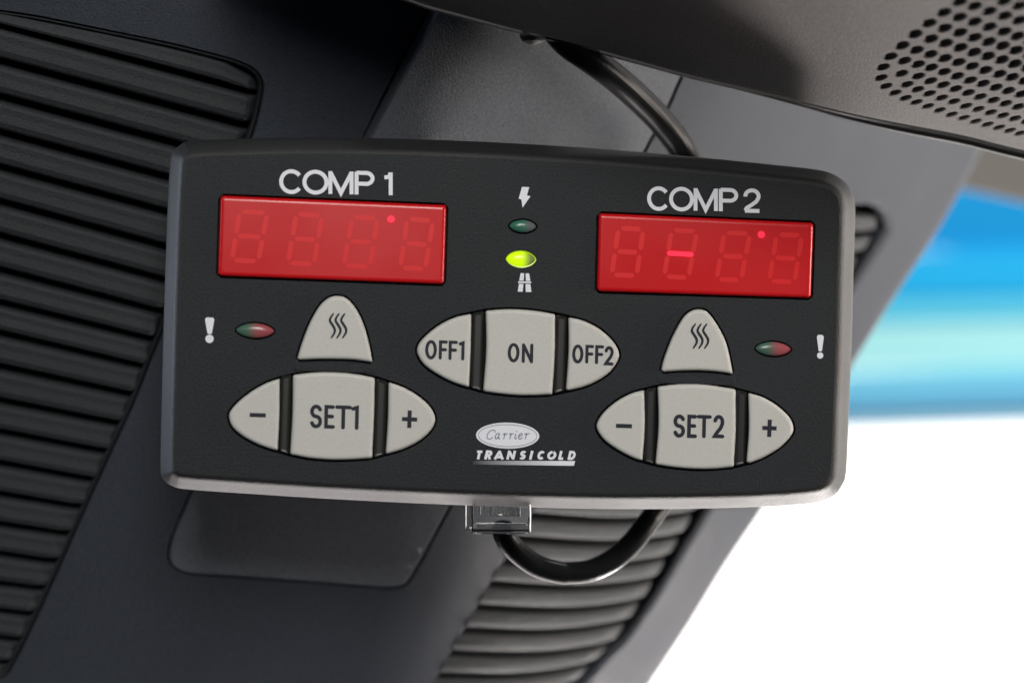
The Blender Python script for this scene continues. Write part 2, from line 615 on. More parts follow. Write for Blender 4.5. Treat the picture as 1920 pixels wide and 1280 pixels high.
cover_out = outline([[(835, -60), (797, 22), (680, 255), (355, 922)], [(355, 922), (322, 1000), (312, 1040), (322, 1066), (350, 1079)], [(350, 1079), (540, 1092), (720, 1106)], [(720, 1106), (760, 1100), (785, 1065), (842, 960)], [(842, 960), (1215, 280), (1282, 145), (1390, -60)], [(1390, -60), (835, -60)]], 8, 1)
t_out = outline([right_edge, [right_edge[-1], (-160, 1430)], [(-160, 1430), (-160, -90)], [(-160, -90), (1990, -90)], [(1990, -90), (1990, 40)]], 14, 1)
bm = bmesh.new()
fill(bm, tm, inset(t_out, 30), (vl_in, vr_in, cover_out), 34)
E_ = inset(t_out, 30)
rings(bm, tm, [(E_, 0), (inset(t_out, 24), -0.25), (inset(t_out, 16), -1.0), (inset(t_out, 9), -2.4), (inset(t_out, 3), -4.8), (t_out, -8), (inset(t_out, 0.5), -14)])
for h in (vl_in, vr_in):
    hole_walls(bm, tm, h, [(0, 0), (1.5, -0.5), (3, -1.5), (3.5, -9)])
hole_walls(bm, tm, cover_out, [(0, 0), (1.0, -0.3), (1.2, -4)])
body = link('panel_body', bm, M['trim'], troot, angle=40)
bm = bmesh.new()
fill(bm, tm, inset(cover_out, -6), (), 60, -4.2)
link('cover_recess', bm, M['groove'], troot)

def sm(t):
    t = max(0.0, min(1.0, t))
    return t * t * (3 - 2 * t)
def cover_map(x, y, d=0.0):
    xr = 1215 + (280 - y) * 0.5
    return tm(x, y, d + 10.0 * sm((640 - y) / 560.0) * sm((xr - 40 - x) / 480.0))
cov = inset(cover_out, 4.5)
bm = bmesh.new()
fill(bm, cover_map, inset(cov, 7), (), 34)
rings(bm, cover_map, [(inset(cov, 7), 0), (inset(cov, 2.5), -0.02), (inset(cov, 0.8), -0.25), (cov, -0.8), (cov, -4.0), (inset(cov, -0.5), -9)])
link('access_cover', bm, M['cover'], troot)

def louvre(name, curves, depth, mp, parent, material, end_r=14, bulge=0.7, gap=0.0, end_drop=2.2):
    """slats between neighbouring slot curves; every curve is a list of pixel points of equal length"""
    bm = bmesh.new()
    prof = [(0.11, -depth), (0.115, -2.0), (0.13, -1.0), (0.17, -0.5), (0.25, -0.2), (0.42, 0.0), (0.65, bulge * 0.3), (0.80, bulge * 0.2), (0.865, -0.1), (0.895, -0.6), (0.905, -1.4), (0.91, -depth)]
    prof = [(0.5 + (t - 0.5) * (1 - gap), d) for t, d in prof]
    for a, b in zip(curves, curves[1:]):
        n = len(a)
        rows = []
        Ls = (a[-1] - a[0]).length
        for i in range(n):
            s = (a[i] - a[0]).length
            row = []
            for t, d in prof:
                p = a[i].lerp(b[i], t)
                e = (Ls - s) / end_r
                drop = 0.0 if e >= 1 else -end_drop * (1 - math.sqrt(max(0.0, 1 - (1 - e) ** 2)))
                row.append(bm.verts.new(mp(p.x, p.y, max(-depth, d + drop))))
            rows.append(row)
        for r0, r1 in zip(rows, rows[1:]):
            for k in range(len(prof) - 1):
                bm.faces.new((r0[k], r0[k + 1], r1[k + 1], r1[k]))
        bm.faces.new(rows[0])
        bm.faces.new(rows[-1][::-1])
    bmesh.ops.recalc_face_normals(bm, faces=bm.faces)
    return link(name, bm, material, parent, angle=60)

def span(a, b, n, bow=None):
    """n+1 points a..b with extra points near the ends; bow(t) moves a point in y"""
    ts = [0, 0.006, 0.014, 0.024, 0.036] + [0.05 + 0.9 * i / n for i in range(n + 1)] + [0.964, 0.976, 0.986, 0.994, 1]
    a, b = Vector(a), Vector(b)
    out = []
    for t in ts:
        p = a.lerp(b, t)
        if bow:
            p.y += bow(t)
        out.append(p)
    return out

def frame_rim(name, mp, loop, material, parent):
    """thin raised lip round a vent opening"""
    bm = bmesh.new()
    rings(bm, mp, [(inset(loop, 13), -5), (inset(loop, 12), -1.6), (inset(loop, 10), -0.5), (inset(loop, 6.5), -0.2), (inset(loop, 4), -0.7), (inset(loop, 3.5), -8)])
    return link(name, bm, material, parent, angle=60)

VL0 = at(250, 640, trim_z(250, 640))
vm = rel(trim, VL0)
v1 = thing('air_vent', 'large dark louvred air vent left of the control unit, slats running off-frame', 'air vent', VL0, 'air vents in the trim panel')
slots = [(-16, 470, 104), (48, 489, 178), (117, 474, 242), (184, 447, 303), (251, 420, 364), (316, 391, 421), (381, 362, 480), (445, 334, 534), (509, 312, 590), (570, 297, 642), (627, 282, 693), (690, 258, 745), (754, 234, 800), (812, 210, 852), (871, 186, 905), (929, 162, 956), (985, 141, 1006), (1041, 117, 1058), (1097, 93, 1108), (1147, 72, 1156), (1195, 50, 1204), (1241, 26, 1246), (1284, 2, 1287)]
crv = []
for y0, xe, ye in slots:
    g = (ye - y0) / xe if xe > 60 else 0.1
    crv.append(span((-118, y0 - 118 * g), (xe, ye), 10))
# the topmost slat follows the rounded corner of the frame
top_curve = catmull([(-118, 0), (-40, 12), (40, 30), (200, 60), (330, 88), (410, 108), (452, 124), (478, 148), (486, 170)], 2)
n0 = len(crv[0])
LT = [0.0]
for a, b in zip(top_curve, top_curve[1:]):
    LT.append(LT[-1] + (b - a).length)
tot = (crv[1][-1] - crv[1][0]).length
new = []
for i in range(n0):
    f_ = (crv[1][i] - crv[1][0]).length / tot * LT[-1]
    k = min(range(len(LT)), key=lambda q: abs(LT[q] - f_))
    new.append(top_curve[k].copy())
crv[0] = new
louvre('slat_panel', crv, 7.0, vm, v1, M['vent'], 26, 1.8, 0.03, 5.0)
frame_rim('frame', vm, vl_in, M['vent'], v1)
bm = bmesh.new()
fill(bm, vm, inset(vl_in, -4), (), 80, -8.2)
link('backing', bm, M['gap'], v1)

VR0 = at(1200, 900, trim_z(1200, 900))
wm = rel(trim, VR0)
v2 = thing('air_vent', 'slanted grey louvred air vent emerging below the control unit, behind the cable loop', 'air vent', VR0, 'air vents in the trim panel')
crv = []
for (lx, ly), (rx, ry) in zip(LE, RE):
    crv.append(span((lx, ly), (rx, ry), 10, lambda t: 17 * math.sin(math.pi * t) * (0.6 + 0.4 * t)))
crv.append(span((1352, 384), (1662, 404), 10, lambda t: -8 * math.sin(math.pi * t)))
crv = crv[::-1]
louvre('slat_panel', crv, 7.0, wm, v2, M['vent'], 30, 0.5, 0.14, 5.0)
frame_rim('frame', wm, inset(vr_in, -5), M['trim'], v2)
bm = bmesh.new()
fill(bm, wm, inset(vr_in, -4), (), 80, -8.2)
link('backing', bm, M['gap'], v2)

# ================================================================== overhead console with speaker grille
LIP = catmull([(400, -118), (560, -60), (660, -28), (760, 2), (800, 16), (860, 32), (972, 62), (1079, 88), (1146, 106), (1277, 142), (1360, 162), (1480, 190), (1600, 219), (1700, 239), (1800, 258), (1880, 278), (1930, 290), (2040, 318), (2150, 350)], 6)
def lip_y(x):
    if x <= LIP[0].x:
        return LIP[0].y
    lo, hi = 0, len(LIP) - 1
    while hi - lo > 1:
        mid = (lo + hi) // 2
        if LIP[mid].x <= x:
            lo = mid
        else:
            hi = mid
    t = (x - LIP[lo].x) / max(1e-6, LIP[hi].x - LIP[lo].x)
    return LIP[lo].y + (LIP[hi].y - LIP[lo].y) * min(1, max(0, t))
def con_z(x, y):
    h = max(0.0, lip_y(x) - y)
    z = 0.352 + 2.2e-5 * (x - 800)
    # belly: almost level behind the lip, then rising towards the viewer
    H = 110.0
    z -= 1.9e-4 * h + 1.7e-4 * H * (1 - math.exp(-h / H))
    # left of the speaker the belly turns away to the left
    k = max(0.0, 1390 - x)
    z += min(0.9, (k / 330.0) ** 1.6) * min(0.5, h / 260.0) * 0.006
    return z
def con(x, y, d=0.0):
    p = at(x, y, con_z(x, y))
    if d == 0:
        return p
    a = at(x + 4, y, con_z(x + 4, y)) - p
    b = at(x, y - 4, con_z(x, y - 4)) - p
    return p + a.cross(b).normalized() * d * 0.001
CO = at(1500, 60, 0.34)
cm = rel(con, CO)
croot = thing('overhead_console', 'dark overhead console with a perforated speaker grille, jutting in above the control unit', 'console', CO)

# holes of the speaker grille: rows read off the photograph (zoomed four times), continued past the frame
rows = [
    [(1130, 10), (1245, 45)],
    [(795, 15), (908, 48), (1020, 85), (1135, 120), (1243, 155)],
    [(680, 95), (795, 130), (908, 165), (1020, 202), (1130, 238), (1230, 272)],
    [(568, 175), (683, 212), (798, 245), (908, 282), (1015, 315), (1118, 345), (1220, 378)],
    [(462, 257), (580, 293), (692, 325), (802, 358), (905, 393), (1008, 422), (1112, 450), (1210, 480)],
    [(365, 343), (473, 377), (578, 408), (685, 438), (788, 468), (888, 498), (988, 527), (1095, 557), (1190, 580), (1285, 607)],
    [(278, 425), (382, 457), (485, 483), (583, 508), (680, 540), (778, 572), (875, 603), (972, 628), (1068, 657), (1162, 682), (1258, 708)],
    [(222, 505), (360, 553), (485, 573), (577, 608), (672, 638), (765, 668), (860, 697), (950, 727), (1048, 753), (1140, 778), (1235, 802)],
    [(205, 585), (400, 635), (480, 672), (568, 703), (660, 735), (752, 763), (842, 797), (935, 820), (1028, 845), (1120, 868), (1210, 890)],
    [(242, 648), (310, 697), (388, 737), (470, 768), (557, 798), (645, 828), (735, 860), (825, 885), (915, 912), (1003, 935), (1090, 958), (1172, 980), (1250, 1001)],
]
top = rows[1]
for k in range(1, 5):
    rows.append([(x + 110 * k, y - 84 * k) for x, y in top[:4]])
holes = []
for r in rows:
    sx, sy = r[-1][0] - r[-2][0], r[-1][1] - r[-2][1]
    ext = [(r[-1][0] + sx * k, r[-1][1] + sy * k) for k in range(1, 5)]
    for zx, zy in r + ext:
        x, y = 1600 + zx / 4, zy / 4
        h = lip_y(x) - y
        if h < 16 or x > 2070 or y < -95:
            continue
        mj = 11.8 + min(3.6, h * 0.020)
        mn = min(6.9, 2.2 + h * 0.028)
        holes.append(ellipse(x, y, mj, mn, -0.25, 16))
def keep(hs):
    out = []
    for h in hs:
        c = sum(h, Vector((0, 0))) / len(h)
        if all((c - sum(g, Vector((0, 0))) / len(g)).length > 15 for g in out):
            out.append(h)
    return out
holes = keep(holes)
lipin = [Vector((p.x, p.y - 9)) for p in LIP]
c_out = orient(resample(lipin + [Vector((2150, -190)), Vector((400, -190))], 12))
bm = bmesh.new()
fill(bm, cm, c_out, [inset(h, -1.2) for h in holes], 26)
for h in holes:
    hole_walls(bm, cm, h, [(-1.2, 0), (-0.2, -0.12), (0.5, -0.45), (0.5, -2.6)])
# rounded lip, then the hidden upper side running back over the top
prev = None
prof = [(-9, 0), (-6, -0.05), (-3, -0.3), (-1, -0.8), (0, -1.5)]
rws = []
for dy, d in prof:
    rws.append([bm.verts.new(cm(p.x, p.y + dy, d)) for p in LIP])
for a, b in zip(rws, rws[1:]):
    for i in range(len(LIP) - 1):
        bm.faces.new((a[i], b[i], b[i + 1], a[i + 1]))
link('shell', bm, M['console'], croot, angle=50)
bm = bmesh.new()          # moulding's edge under the lip, its shade put into the black colour
def edge_w(x):
    return 3 + 12 * sm((x - 1350) / 400.0)
pr = [(0.0, 0.0008), (0.25, 0.0012), (0.8, 0.0016), (1.0, 0.0026)]
rws = []
for f_, dz in pr:
    rws.append([bm.verts.new(at(p.x, p.y - 1.5 + f_ * edge_w(p.x), con_z(p.x, p.y) + dz + 0.0008) - CO) for p in LIP])
rws.append([bm.verts.new(at(p.x, p.y - 70, con_z(p.x, p.y) + 0.006) - CO) for p in LIP])
rws.append([bm.verts.new(at(p.x, p.y - 250, con_z(p.x, p.y) + 0.006) - CO) for p in LIP])
for a, b in zip(rws, rws[1:]):
    for i in range(len(LIP) - 1):
        bm.faces.new((a[i], b[i], b[i + 1], a[i + 1]))
bmesh.ops.recalc_face_normals(bm, faces=bm.faces)
link('shaded_edge', bm, M['console_dark'], croot, angle=50)
bm = bmesh.new()
gr = orient([Vector(p) for p in ((1600, 120), (1625, 165), (1700, 205), (1800, 232), (1900, 258), (2085, 300), (2085, -110), (1780, -110))])
fill(bm, cm, orient(resample(gr, 20)), (), 40, -2.8)
link('speaker_backing', bm, M['gap'], croot)
bm = bmesh.new()          # small rubber stop under the lip
pth = [at(999, 52, 0.361), at(999, 72, 0.361), at(999, 79, 0.361), at(999, 84, 0.361)]
tube(bm, [p - CO for p in pth], [0.0027, 0.0027, 0.0022, 0.0008], 24)
link('rubber_stop', bm, M['console_dark'], croot)

# ================================================================== control unit
root = thing('control_panel', 'black two compartment control unit with red displays and grey buttons', 'control panel', mw=DEV)

outer = orient(resample(catmull([(318, 320), (322, 290), (338, 272), (365, 264), (520, 259), (690, 259), (860, 264), (1000, 271), (1140, 280), (1310, 295), (1440, 308), (1530, 318), (1565, 328), (1590, 348), (1602, 378), (1603, 420), (1600, 520), (1597, 640), (1592, 760), (1587, 880), (1578, 911), (1560, 931), (1526, 942), (1440, 949), (1300, 953), (1150, 954), (1000, 951), (850, 946), (640, 936), (480, 926), (352, 917), (322, 910), (305, 896), (301, 872), (303, 760), (307, 600), (312, 450), (316, 350)], 4, True), 4))

disp = [
    [(412.8, 366.6), (837.8, 384.4), (833, 533.8), (408, 518)],
    [(1121.9, 399.4), (1526, 417.5), (1521, 559.7), (1118, 547)],
]
def Z(ox, oy, s, pts):
    return [(ox + x / s, oy + y / s) for x, y in pts]
z4 = lambda p: Z(300, 540, 3.2, p)
z5 = lambda p: Z(760, 540, 3.5556, p)
z6 = lambda p: Z(1060, 560, 3.2, p)
B = {}
B['heat_a'] = [z4([(820, 432), (850, 330), (900, 205), (955, 110), (1005, 62), (1058, 46), (1120, 62), (1180, 130), (1226, 230), (1256, 340), (1277, 447)]), z4([(1277, 447), (1160, 431), (1050, 427), (940, 427), (820, 432)])]
B['minus_a'] = [z4([(720, 540), (640, 568), (560, 612), (480, 672), (428, 728), (413, 768), (432, 830), (490, 884), (570, 930), (640, 958), (708, 978)]), z4([(708, 978), (718, 760), (720, 540)])]
B['set_a'] = [z4([(797, 520), (920, 506), (1040, 504), (1170, 515), (1290, 537)]), z4([(1290, 537), (1286, 760), (1274, 1020)]), z4([(1274, 1020), (1150, 1029), (1030, 1031), (900, 1021), (779, 999)]), z4([(779, 999), (793, 760), (797, 520)])]
B['plus_a'] = [z4([(1369, 563), (1450, 590), (1540, 640), (1612, 702), (1648, 762), (1646, 815), (1610, 870), (1540, 925), (1450, 968), (1352, 998)]), z4([(1352, 998), (1366, 780), (1369, 563)])]
B['off_a'] = [z5([(441, 170), (330, 195), (220, 250), (130, 322), (84, 382), (80, 440), (128, 515), (220, 580), (320, 630), (426, 665)]), z5([(426, 665), (437, 420), (441, 170)])]
B['on'] = [z5([(534, 150), (640, 142), (740, 141), (870, 152), (999, 173)]), z5([(999, 173), (998, 430), (980, 710)]), z5([(980, 710), (860, 716), (750, 716), (630, 706), (516, 690)]), z5([(516, 690), (537, 420), (534, 150)])]
B['off_b'] = [z5([(1085, 194), (1180, 215), (1290, 270), (1380, 350), (1422, 422), (1420, 475), (1362, 560), (1270, 622), (1180, 660), (1068, 687)]), z5([(1068, 687), (1086, 420), (1085, 194)])]
B['heat_b'] = [z6([(571, 440), (590, 360), (640, 232), (700, 122), (745, 78), (795, 63), (855, 82), (930, 190), (972, 290), (1006, 452)]), z6([(1006, 452), (900, 437), (790, 431), (680, 433), (571, 440)])]
B['minus_b'] = [z6([(474, 546), (400, 565), (310, 612), (232, 678), (190, 742), (190, 785), (232, 848), (310, 905), (400, 953), (464, 975)]), z6([(464, 975), (478, 760), (474, 546)])]
B['set_b'] = [z6([(552, 526), (660, 513), (780, 511), (900, 522), (1022, 543)]), z6([(1022, 543), (1024, 770), (1011, 1008)]), z6([(1011, 1008), (900, 1020), (790, 1022), (660, 1013), (538, 995)]), z6([(538, 995), (557, 760), (552, 526)])]
B['plus_b'] = [z6([(1096, 563), (1180, 588), (1270, 640), (1345, 712), (1368, 770), (1360, 812), (1300, 880), (1210, 940), (1120, 980), (1084, 987)]), z6([(1084, 987), (1099, 780), (1096, 563)])]
BO = {k: outline(v, 2.2, 3) for k, v in B.items()}

def hull_out(keys, grow=5.0):
    """recess outline round a row of three buttons"""
    a, b, c = (BO[k] for k in keys)
    pts = a + b + c
    P = sorted(((p.x, p.y) for p in pts))
    def half(pp):
        h = []
        for p in pp:
            while len(h) >= 2 and (h[-1][0] - h[-2][0]) * (p[1] - h[-2][1]) - (h[-1][1] - h[-2][1]) * (p[0] - h[-2][0]) <= 0:
                h.pop()
            h.append(p)
        return h
    lo, up = half(P), half(P[::-1])
    hl = [Vector(p) for p in lo[:-1] + up[:-1]]
    return inset(orient(resample(hl, 3.0)), -grow)
trio = [('minus_a', 'set_a', 'plus_a'), ('off_a', 'on', 'off_b'), ('minus_b', 'set_b', 'plus_b')]
recess = [hull_out(t, 4.2) for t in trio]
recess += [inset(BO['heat_a'], -4.0), inset(BO['heat_b'], -4.0)]
leds = [((980.3, 424.5), (25.5, 12.3), 'led_green'), ((977, 485.8), (26.5, 14.2), 'led_lit'), ((478.5, 620), (36, 14.2), 'led_bi'), ((1449.7, 654.2), (33.5, 13.6), 'led_bi')]
led_hole = [ellipse(c[0], c[1], r[0] + 3.2, r[1] + 3.0, 0.035, 44, 1.25) for c, r, _ in leds]
disp_hole = [inset(rect(q, 7), -3.8) for q in disp]
cut = recess + led_hole + disp_hole

FI = 30.0      # width of the rounded edge seen from the front, pixels
face_out = inset(outer, FI)
bm = bmesh.new()
fill(bm, dev, face_out, cut, 40)
for h in cut:
    hole_walls(bm, dev, h, [(0, 0), (0.6, -0.06), (1.1, -0.25), (1.2, -2.2)])
link('face', bm, M['face'], root, angle=40)
bm = bmesh.new()
rings(bm, dev, [(face_out, 0), (inset(outer, FI - 3.5), -0.06), (inset(outer, FI - 7), -0.24), (inset(outer, FI - 10), -0.55), (inset(outer, FI - 12.5), -1.05), (inset(outer, FI - 14.5), -1.8),
                (inset(outer, 9), -3.8), (inset(outer, 3), -5.6), (inset(outer, 0.8), -6.6), (outer, -8.0), (inset(outer, 26), -26), (inset(outer, 36), -28)])
bm2 = [(p.x, p.y) for p in inset(outer, 10)]
fill(bm, dev, inset(outer, 36), (), 120, -28)
link('housing', bm, M['housing'], root, angle=50)
bm = bmesh.new()
fill(bm, dev, inset(outer, 40), (), 90, -2.1)
link('recess_floor', bm, M['gap'], root)

# ---- displays
seg_src = [
    (280, 240, [((530, 485), (725, 497), (478, 805), (665, 815)), ((870, 500), (1052, 515), (815, 822), (1000, 832)), ((1205, 520), (1385, 527), (1150, 838), (1335, 848)), ((1535, 530), (1718, 545), (1490, 850), (1668, 862))], (1450, 548)),
    (1040, 280, [((370, 457), (548, 467), (325, 765), (503, 773)), ((690, 470), (870, 480), (640, 775), (815, 785)), ((1005, 485), (1188, 492), (955, 793), (1130, 800)), ((1320, 497), (1500, 503), (1270, 803), (1450, 812))], (1240, 512)),
]
def bar(bm, mp, a, b, w, d, trimk=0.8):
    t = (b - a).normalized()
    n = Vector((t.y, -t.x))
    a, b = a + t * w * trimk, b - t * w * trimk
    pts = [a, a + t * w + n * w, b - t * w + n * w, b, b - t * w - n * w, a + t * w - n * w]
    P = orient(pts)
    bm.faces.new([bm.verts.new(mp(p.x, p.y, d)) for p in P])
LZ = 0.55      # how far a display lens stands proud of the face, mm
for q, (ox, oy, digs, dot), lab in zip(disp, seg_src, ('red display lens under the COMP 1 lettering', 'red display lens with one lit dash, under the COMP 2 lettering')):
    out = rect(q, 7)
    lens = raised('display', dev, out, [(9, LZ), (6.5, LZ - 0.01), (4.0, LZ - 0.10), (2.0, LZ - 0.32), (0.6, LZ - 0.75), (0, LZ - 1.3), (0, -2.0)], M['lens_red'], root)
    lens['label'] = lab
    for gi, g in enumerate(digs):
        tl, tr, bl, br = (Vector((ox + x / 3.2, oy + y / 3.2)) for x, y in g)
        # segment centre lines lie half a width inside the digit's box
        w = 4.5
        ux, uy = (tr - tl).normalized(), (bl - tl).normalized()
        tl, tr, bl, br = tl + ux * w + uy * w, tr - ux * w + uy * w, bl + ux * w - uy * w, br - ux * w - uy * w
        ml, mr_ = (tl + bl) / 2, (tr + br) / 2
        bm = bmesh.new()
        for a, b in ((tl, tr), (bl, br), (tl, ml), (tr, mr_), (ml, bl), (mr_, br)) + (() if (ox == 1040 and gi == 1) else ((ml, mr_),)):
            bar(bm, dev, a, b, w, LZ + 0.02)
        ink('digit', bm, M['segment'], lens)
        if ox == 1040 and gi == 1:
            bm = bmesh.new()
            stroke(bm, dev, [ml + ux * 3, ml.lerp(mr_, 0.5), mr_ - ux * 3], 4.6, LZ + 0.22)
            ink('lit_dash', bm, M['lit'], lens)
    bm = bmesh.new()
    e = ellipse(ox + dot[0] / 3.2, oy + dot[1] / 3.2, 6.6, 6.6, 0, 24)
    bm.faces.new([bm.verts.new(dev(p.x, p.y, LZ + 0.22)) for p in e])
    ink('lit_dot', bm, M['lit'], lens)

# ---- indicator lamps: pointed lens domes
for (c, r, mk), lab in zip(leds, ('dark green unlit indicator lens under the bolt sign', 'lit yellow green indicator lens above the road sign', 'unlit green and red indicator lens left of the heat button', 'unlit green and red indicator lens right of the heat button')):
    out = ellipse(c[0], c[1], r[0], r[1], 0.035, 44, 1.25)
    bm = bmesh.new()
    loops = []
    for k, hgt in ((0.12, 0.62), (0.3, 0.60), (0.5, 0.52), (0.68, 0.40), (0.82, 0.24), (0.93, 0.05), (1.0, -0.25), (1.0, -2.0)):
        loops.append(([Vector((c[0] + (p.x - c[0]) * k, c[1] + (p.y - c[1]) * k)) for p in out], hgt - 0.25))
    rr = rings(bm, dev, loops)
    bm.faces.new(rr[0])
    o = link('indicator_lens', bm, M[mk], root, angle=60)
    o['label'] = lab
    if mk == 'led_lit':
        bm = bmesh.new()
        rings(bm, dev, [(inset(out, 0.2), -0.35), (inset(out, -2.2), -0.3)])
        link('glow_ring', bm, M['led_glow'], o)

# ---- buttons
BH = 0.9
def button(key, lab):
    k = BO[key]
    o = raised('button', dev, k, [(7.5, BH), (5.0, BH - 0.02), (3.2, BH - 0.10), (1.6, BH - 0.28), (0.5, BH - 0.6), (0, BH - 1.0), (0, -2.0)], M['button'], root)
    o['label'] = lab
    return o
bt = {
    'heat_a': button('heat_a', 'grey arched button with heat waves above SET1'),
    'minus_a': button('minus_a', 'grey minus button left of SET1'),
    'set_a': button('set_a', 'square grey button marked SET1'),
    'plus_a': button('plus_a', 'grey plus button right of SET1'),
    'off_a': button('off_a', 'grey button marked OFF1'),
    'on': button('on', 'square grey button marked ON'),
    'off_b': button('off_b', 'grey button marked OFF2'),
    'heat_b': button('heat_b', 'grey arched button with heat waves above SET2'),
    'minus_b': button('minus_b', 'grey minus button left of SET2'),
    'set_b': button('set_b', 'square grey button marked SET2'),
    'plus_b': button('plus_b', 'grey plus button right of SET2'),
}
# black rubber ridges between the buttons of a row
rdg = [
    z4([(724, 522), (793, 514), (776, 1003), (711, 984)]), z4([(1294, 535), (1366, 556), (1349, 1006), (1278, 1024)]),
    z5([(446, 160), (529, 148), (512, 693), (430, 672)]), z5([(1003, 170), (1081, 188), (1064, 692), (985, 712)]),
    z6([(479, 538), (548, 524), (534, 998), (469, 980)]), z6([(1026, 540), (1092, 556), (1080, 995), (1014, 1010)]),
]
for q in rdg:
    p = rect(q, 3, 2.2)
    raised('button_divider', dev, p, [(7.0, -0.25), (5.0, -0.22), (3.6, -0.12), (2.4, -0.2), (1.0, -0.5), (0.2, -0.9), (0, -2.0)], M['ridge'], root)
# narrow bridges of the face between heat button and set button stand a hair proud
for q in (z4([(806, 452), (1288, 466), (1296, 512), (800, 496)]), z6([(556, 460), (1018, 470), (1026, 522), (548, 506)])):
    raised('face_bridge', dev, rect(q, 2, 3), [(2.0, 0.10), (1.0, 0.09), (0, 0.0), (0, -0.3)], M['face'], root)

# ---- legends on the buttons: condensed letters drawn as round-ended strokes on a 0..1 grid (x right, y up)
def arc(cx, cy, rx, ry, a0, a1, n=10):
    return [(cx + rx * math.cos(math.radians(a0 + (a1 - a0) * i / n)), cy + ry * math.sin(math.radians(a0 + (a1 - a0) * i / n))) for i in range(n + 1)]
G = {
    'S': [arc(.5, .74, .42, .26, 25, 180, 9) + arc(.5, .74, .42, .24, 190, 255, 4) + arc(.5, .26, .42, .24, 75, -10, 5) + arc(.5, .26, .42, .26, -20, -160, 9)],
    'E': [[(.85, 1), (.08, 1), (.08, 0), (.9, 0)], [(.08, .52), (.78, .52)]],
    'T': [[(.0, 1), (1, 1)], [(.5, 1), (.5, 0)]],
    '1': [[(.12, .93), (.58, 1), (.58, 0)]],
    '2': [arc(.5, .72, .42, .28, 165, -20, 10) + [(.72, .42), (.3, .17), (.08, 0), (.95, 0)]],
    'O': [arc(.5, .5, .44, .5, 90, 450, 22)[:-1]],
    'F': [[(.9, 1), (.1, 1), (.1, 0)], [(.1, .52), (.8, .52)]],
    'N': [[(.08, 0), (.08, 1)], [(.08, 1), (.9, 0)], [(.9, 0), (.9, 1)]],
}
def legend(key, word, quads, r, d=BH + 0.02):
    """quads: for every letter its top-left, top-right, bottom-left pixel"""
    bm = bmesh.new()
    for ch, (tl, tr, bl) in zip(word, quads):
        tl, tr, bl = Vector(tl), Vector(tr), Vector(bl)
        for s in G[ch]:
            pts = [bl + (tr - tl) * x + (tl - bl) * y for x, y in s]
            stroke(bm, dev, pts, r, d, closed=(ch == 'O'))
    return ink('legend', bm, M['ink_dark'], bt[key])
def letters(zf, spec):
    out = []
    for xl, xr, yt, yb in spec:
        p = zf([(xl, yt), (xr, yt + (xr - xl) * 0.035), (xl - (yb - yt) * 0.022, yb)])
        out.append(p)
    return out
legend('set_a', 'SET1', letters(z4, [(908, 968, 708, 828), (994, 1046, 711, 830), (1062, 1140, 713, 834), (1152, 1205, 715, 837)]), 3.5)
legend('set_b', 'SET2', letters(z6, [(656, 714, 703, 820), (740, 786, 705, 822), (800, 868, 706, 823), (895, 948, 706, 823)]), 3.5)
legend('off_a', 'OFF1', letters(z5, [(140, 205, 355, 463), (230, 278, 358, 465), (295, 345, 360, 468), (362, 402, 364, 470)]), 3.0)
legend('on', 'ON', letters(z5, [(690, 756, 375, 483), (783, 850, 378, 488)]), 3.0)
legend('off_b', 'OFF2', letters(z5, [(1120, 1182, 385, 490), (1207, 1253, 388, 492), (1272, 1320, 390, 496), (1335, 1383, 396, 503)]), 3.0)
def sign(key, zf, horiz, vert, r):
    bm = bmesh.new()
    d = BH + 0.02
    for seg in (horiz, vert):
        if seg:
            a, b = (Vector(p) for p in zf(seg))
            t = (b - a).normalized()
            n = Vector((t.y, -t.x)) * r
            P = orient([a + n, b + n, b - n, a - n])
            bm.faces.new([bm.verts.new(dev(p.x, p.y, d)) for p in P])
            d += 0.02
    ink('legend', bm, M['ink_dark'], bt[key])
sign('minus_a', z4, [(538, 760), (635, 763)], None, 3.9)
sign('plus_a', z4, [(1452, 784), (1543, 788)], [(1499, 733), (1495, 838)], 3.9)
sign('minus_b', z6, [(304, 761), (400, 764)], None, 3.9)
sign('plus_b', z6, [(1182, 774), (1268, 777)], [(1227, 724), (1223, 828)], 3.9)
def waves(key, zf, x0, x1, y0, y1):
    bm = bmesh.new()
    for k in range(3):
        xo = k * (x1 - x0) / 2
        h = y1 - y0
        pts = [(x0 + xo + 18, y0), (x0 + xo + 2, y0 + .16 * h), (x0 + xo - 2, y0 + .30 * h), (x0 + xo + 14, y0 + .48 * h), (x0 + xo + 26, y0 + .64 * h), (x0 + xo + 24, y0 + .80 * h), (x0 + xo + 6, y1)]
        pts = catmull([Vector(p) for p in zf(pts)], 2)
        n = len(pts)
        tp = [0.62 + 0.5 * math.sin(math.pi * min(1, i / (n - 1) * 1.0)) for i in range(n)]
        stroke(bm, dev, pts, 2.3, BH + 0.02, taper=tp)
    ink('legend', bm, M['ink_dark'], bt[key])
waves('heat_a', z4, 1022, 1090, 154, 298)
waves('heat_b', z6, 762, 830, 152, 296)

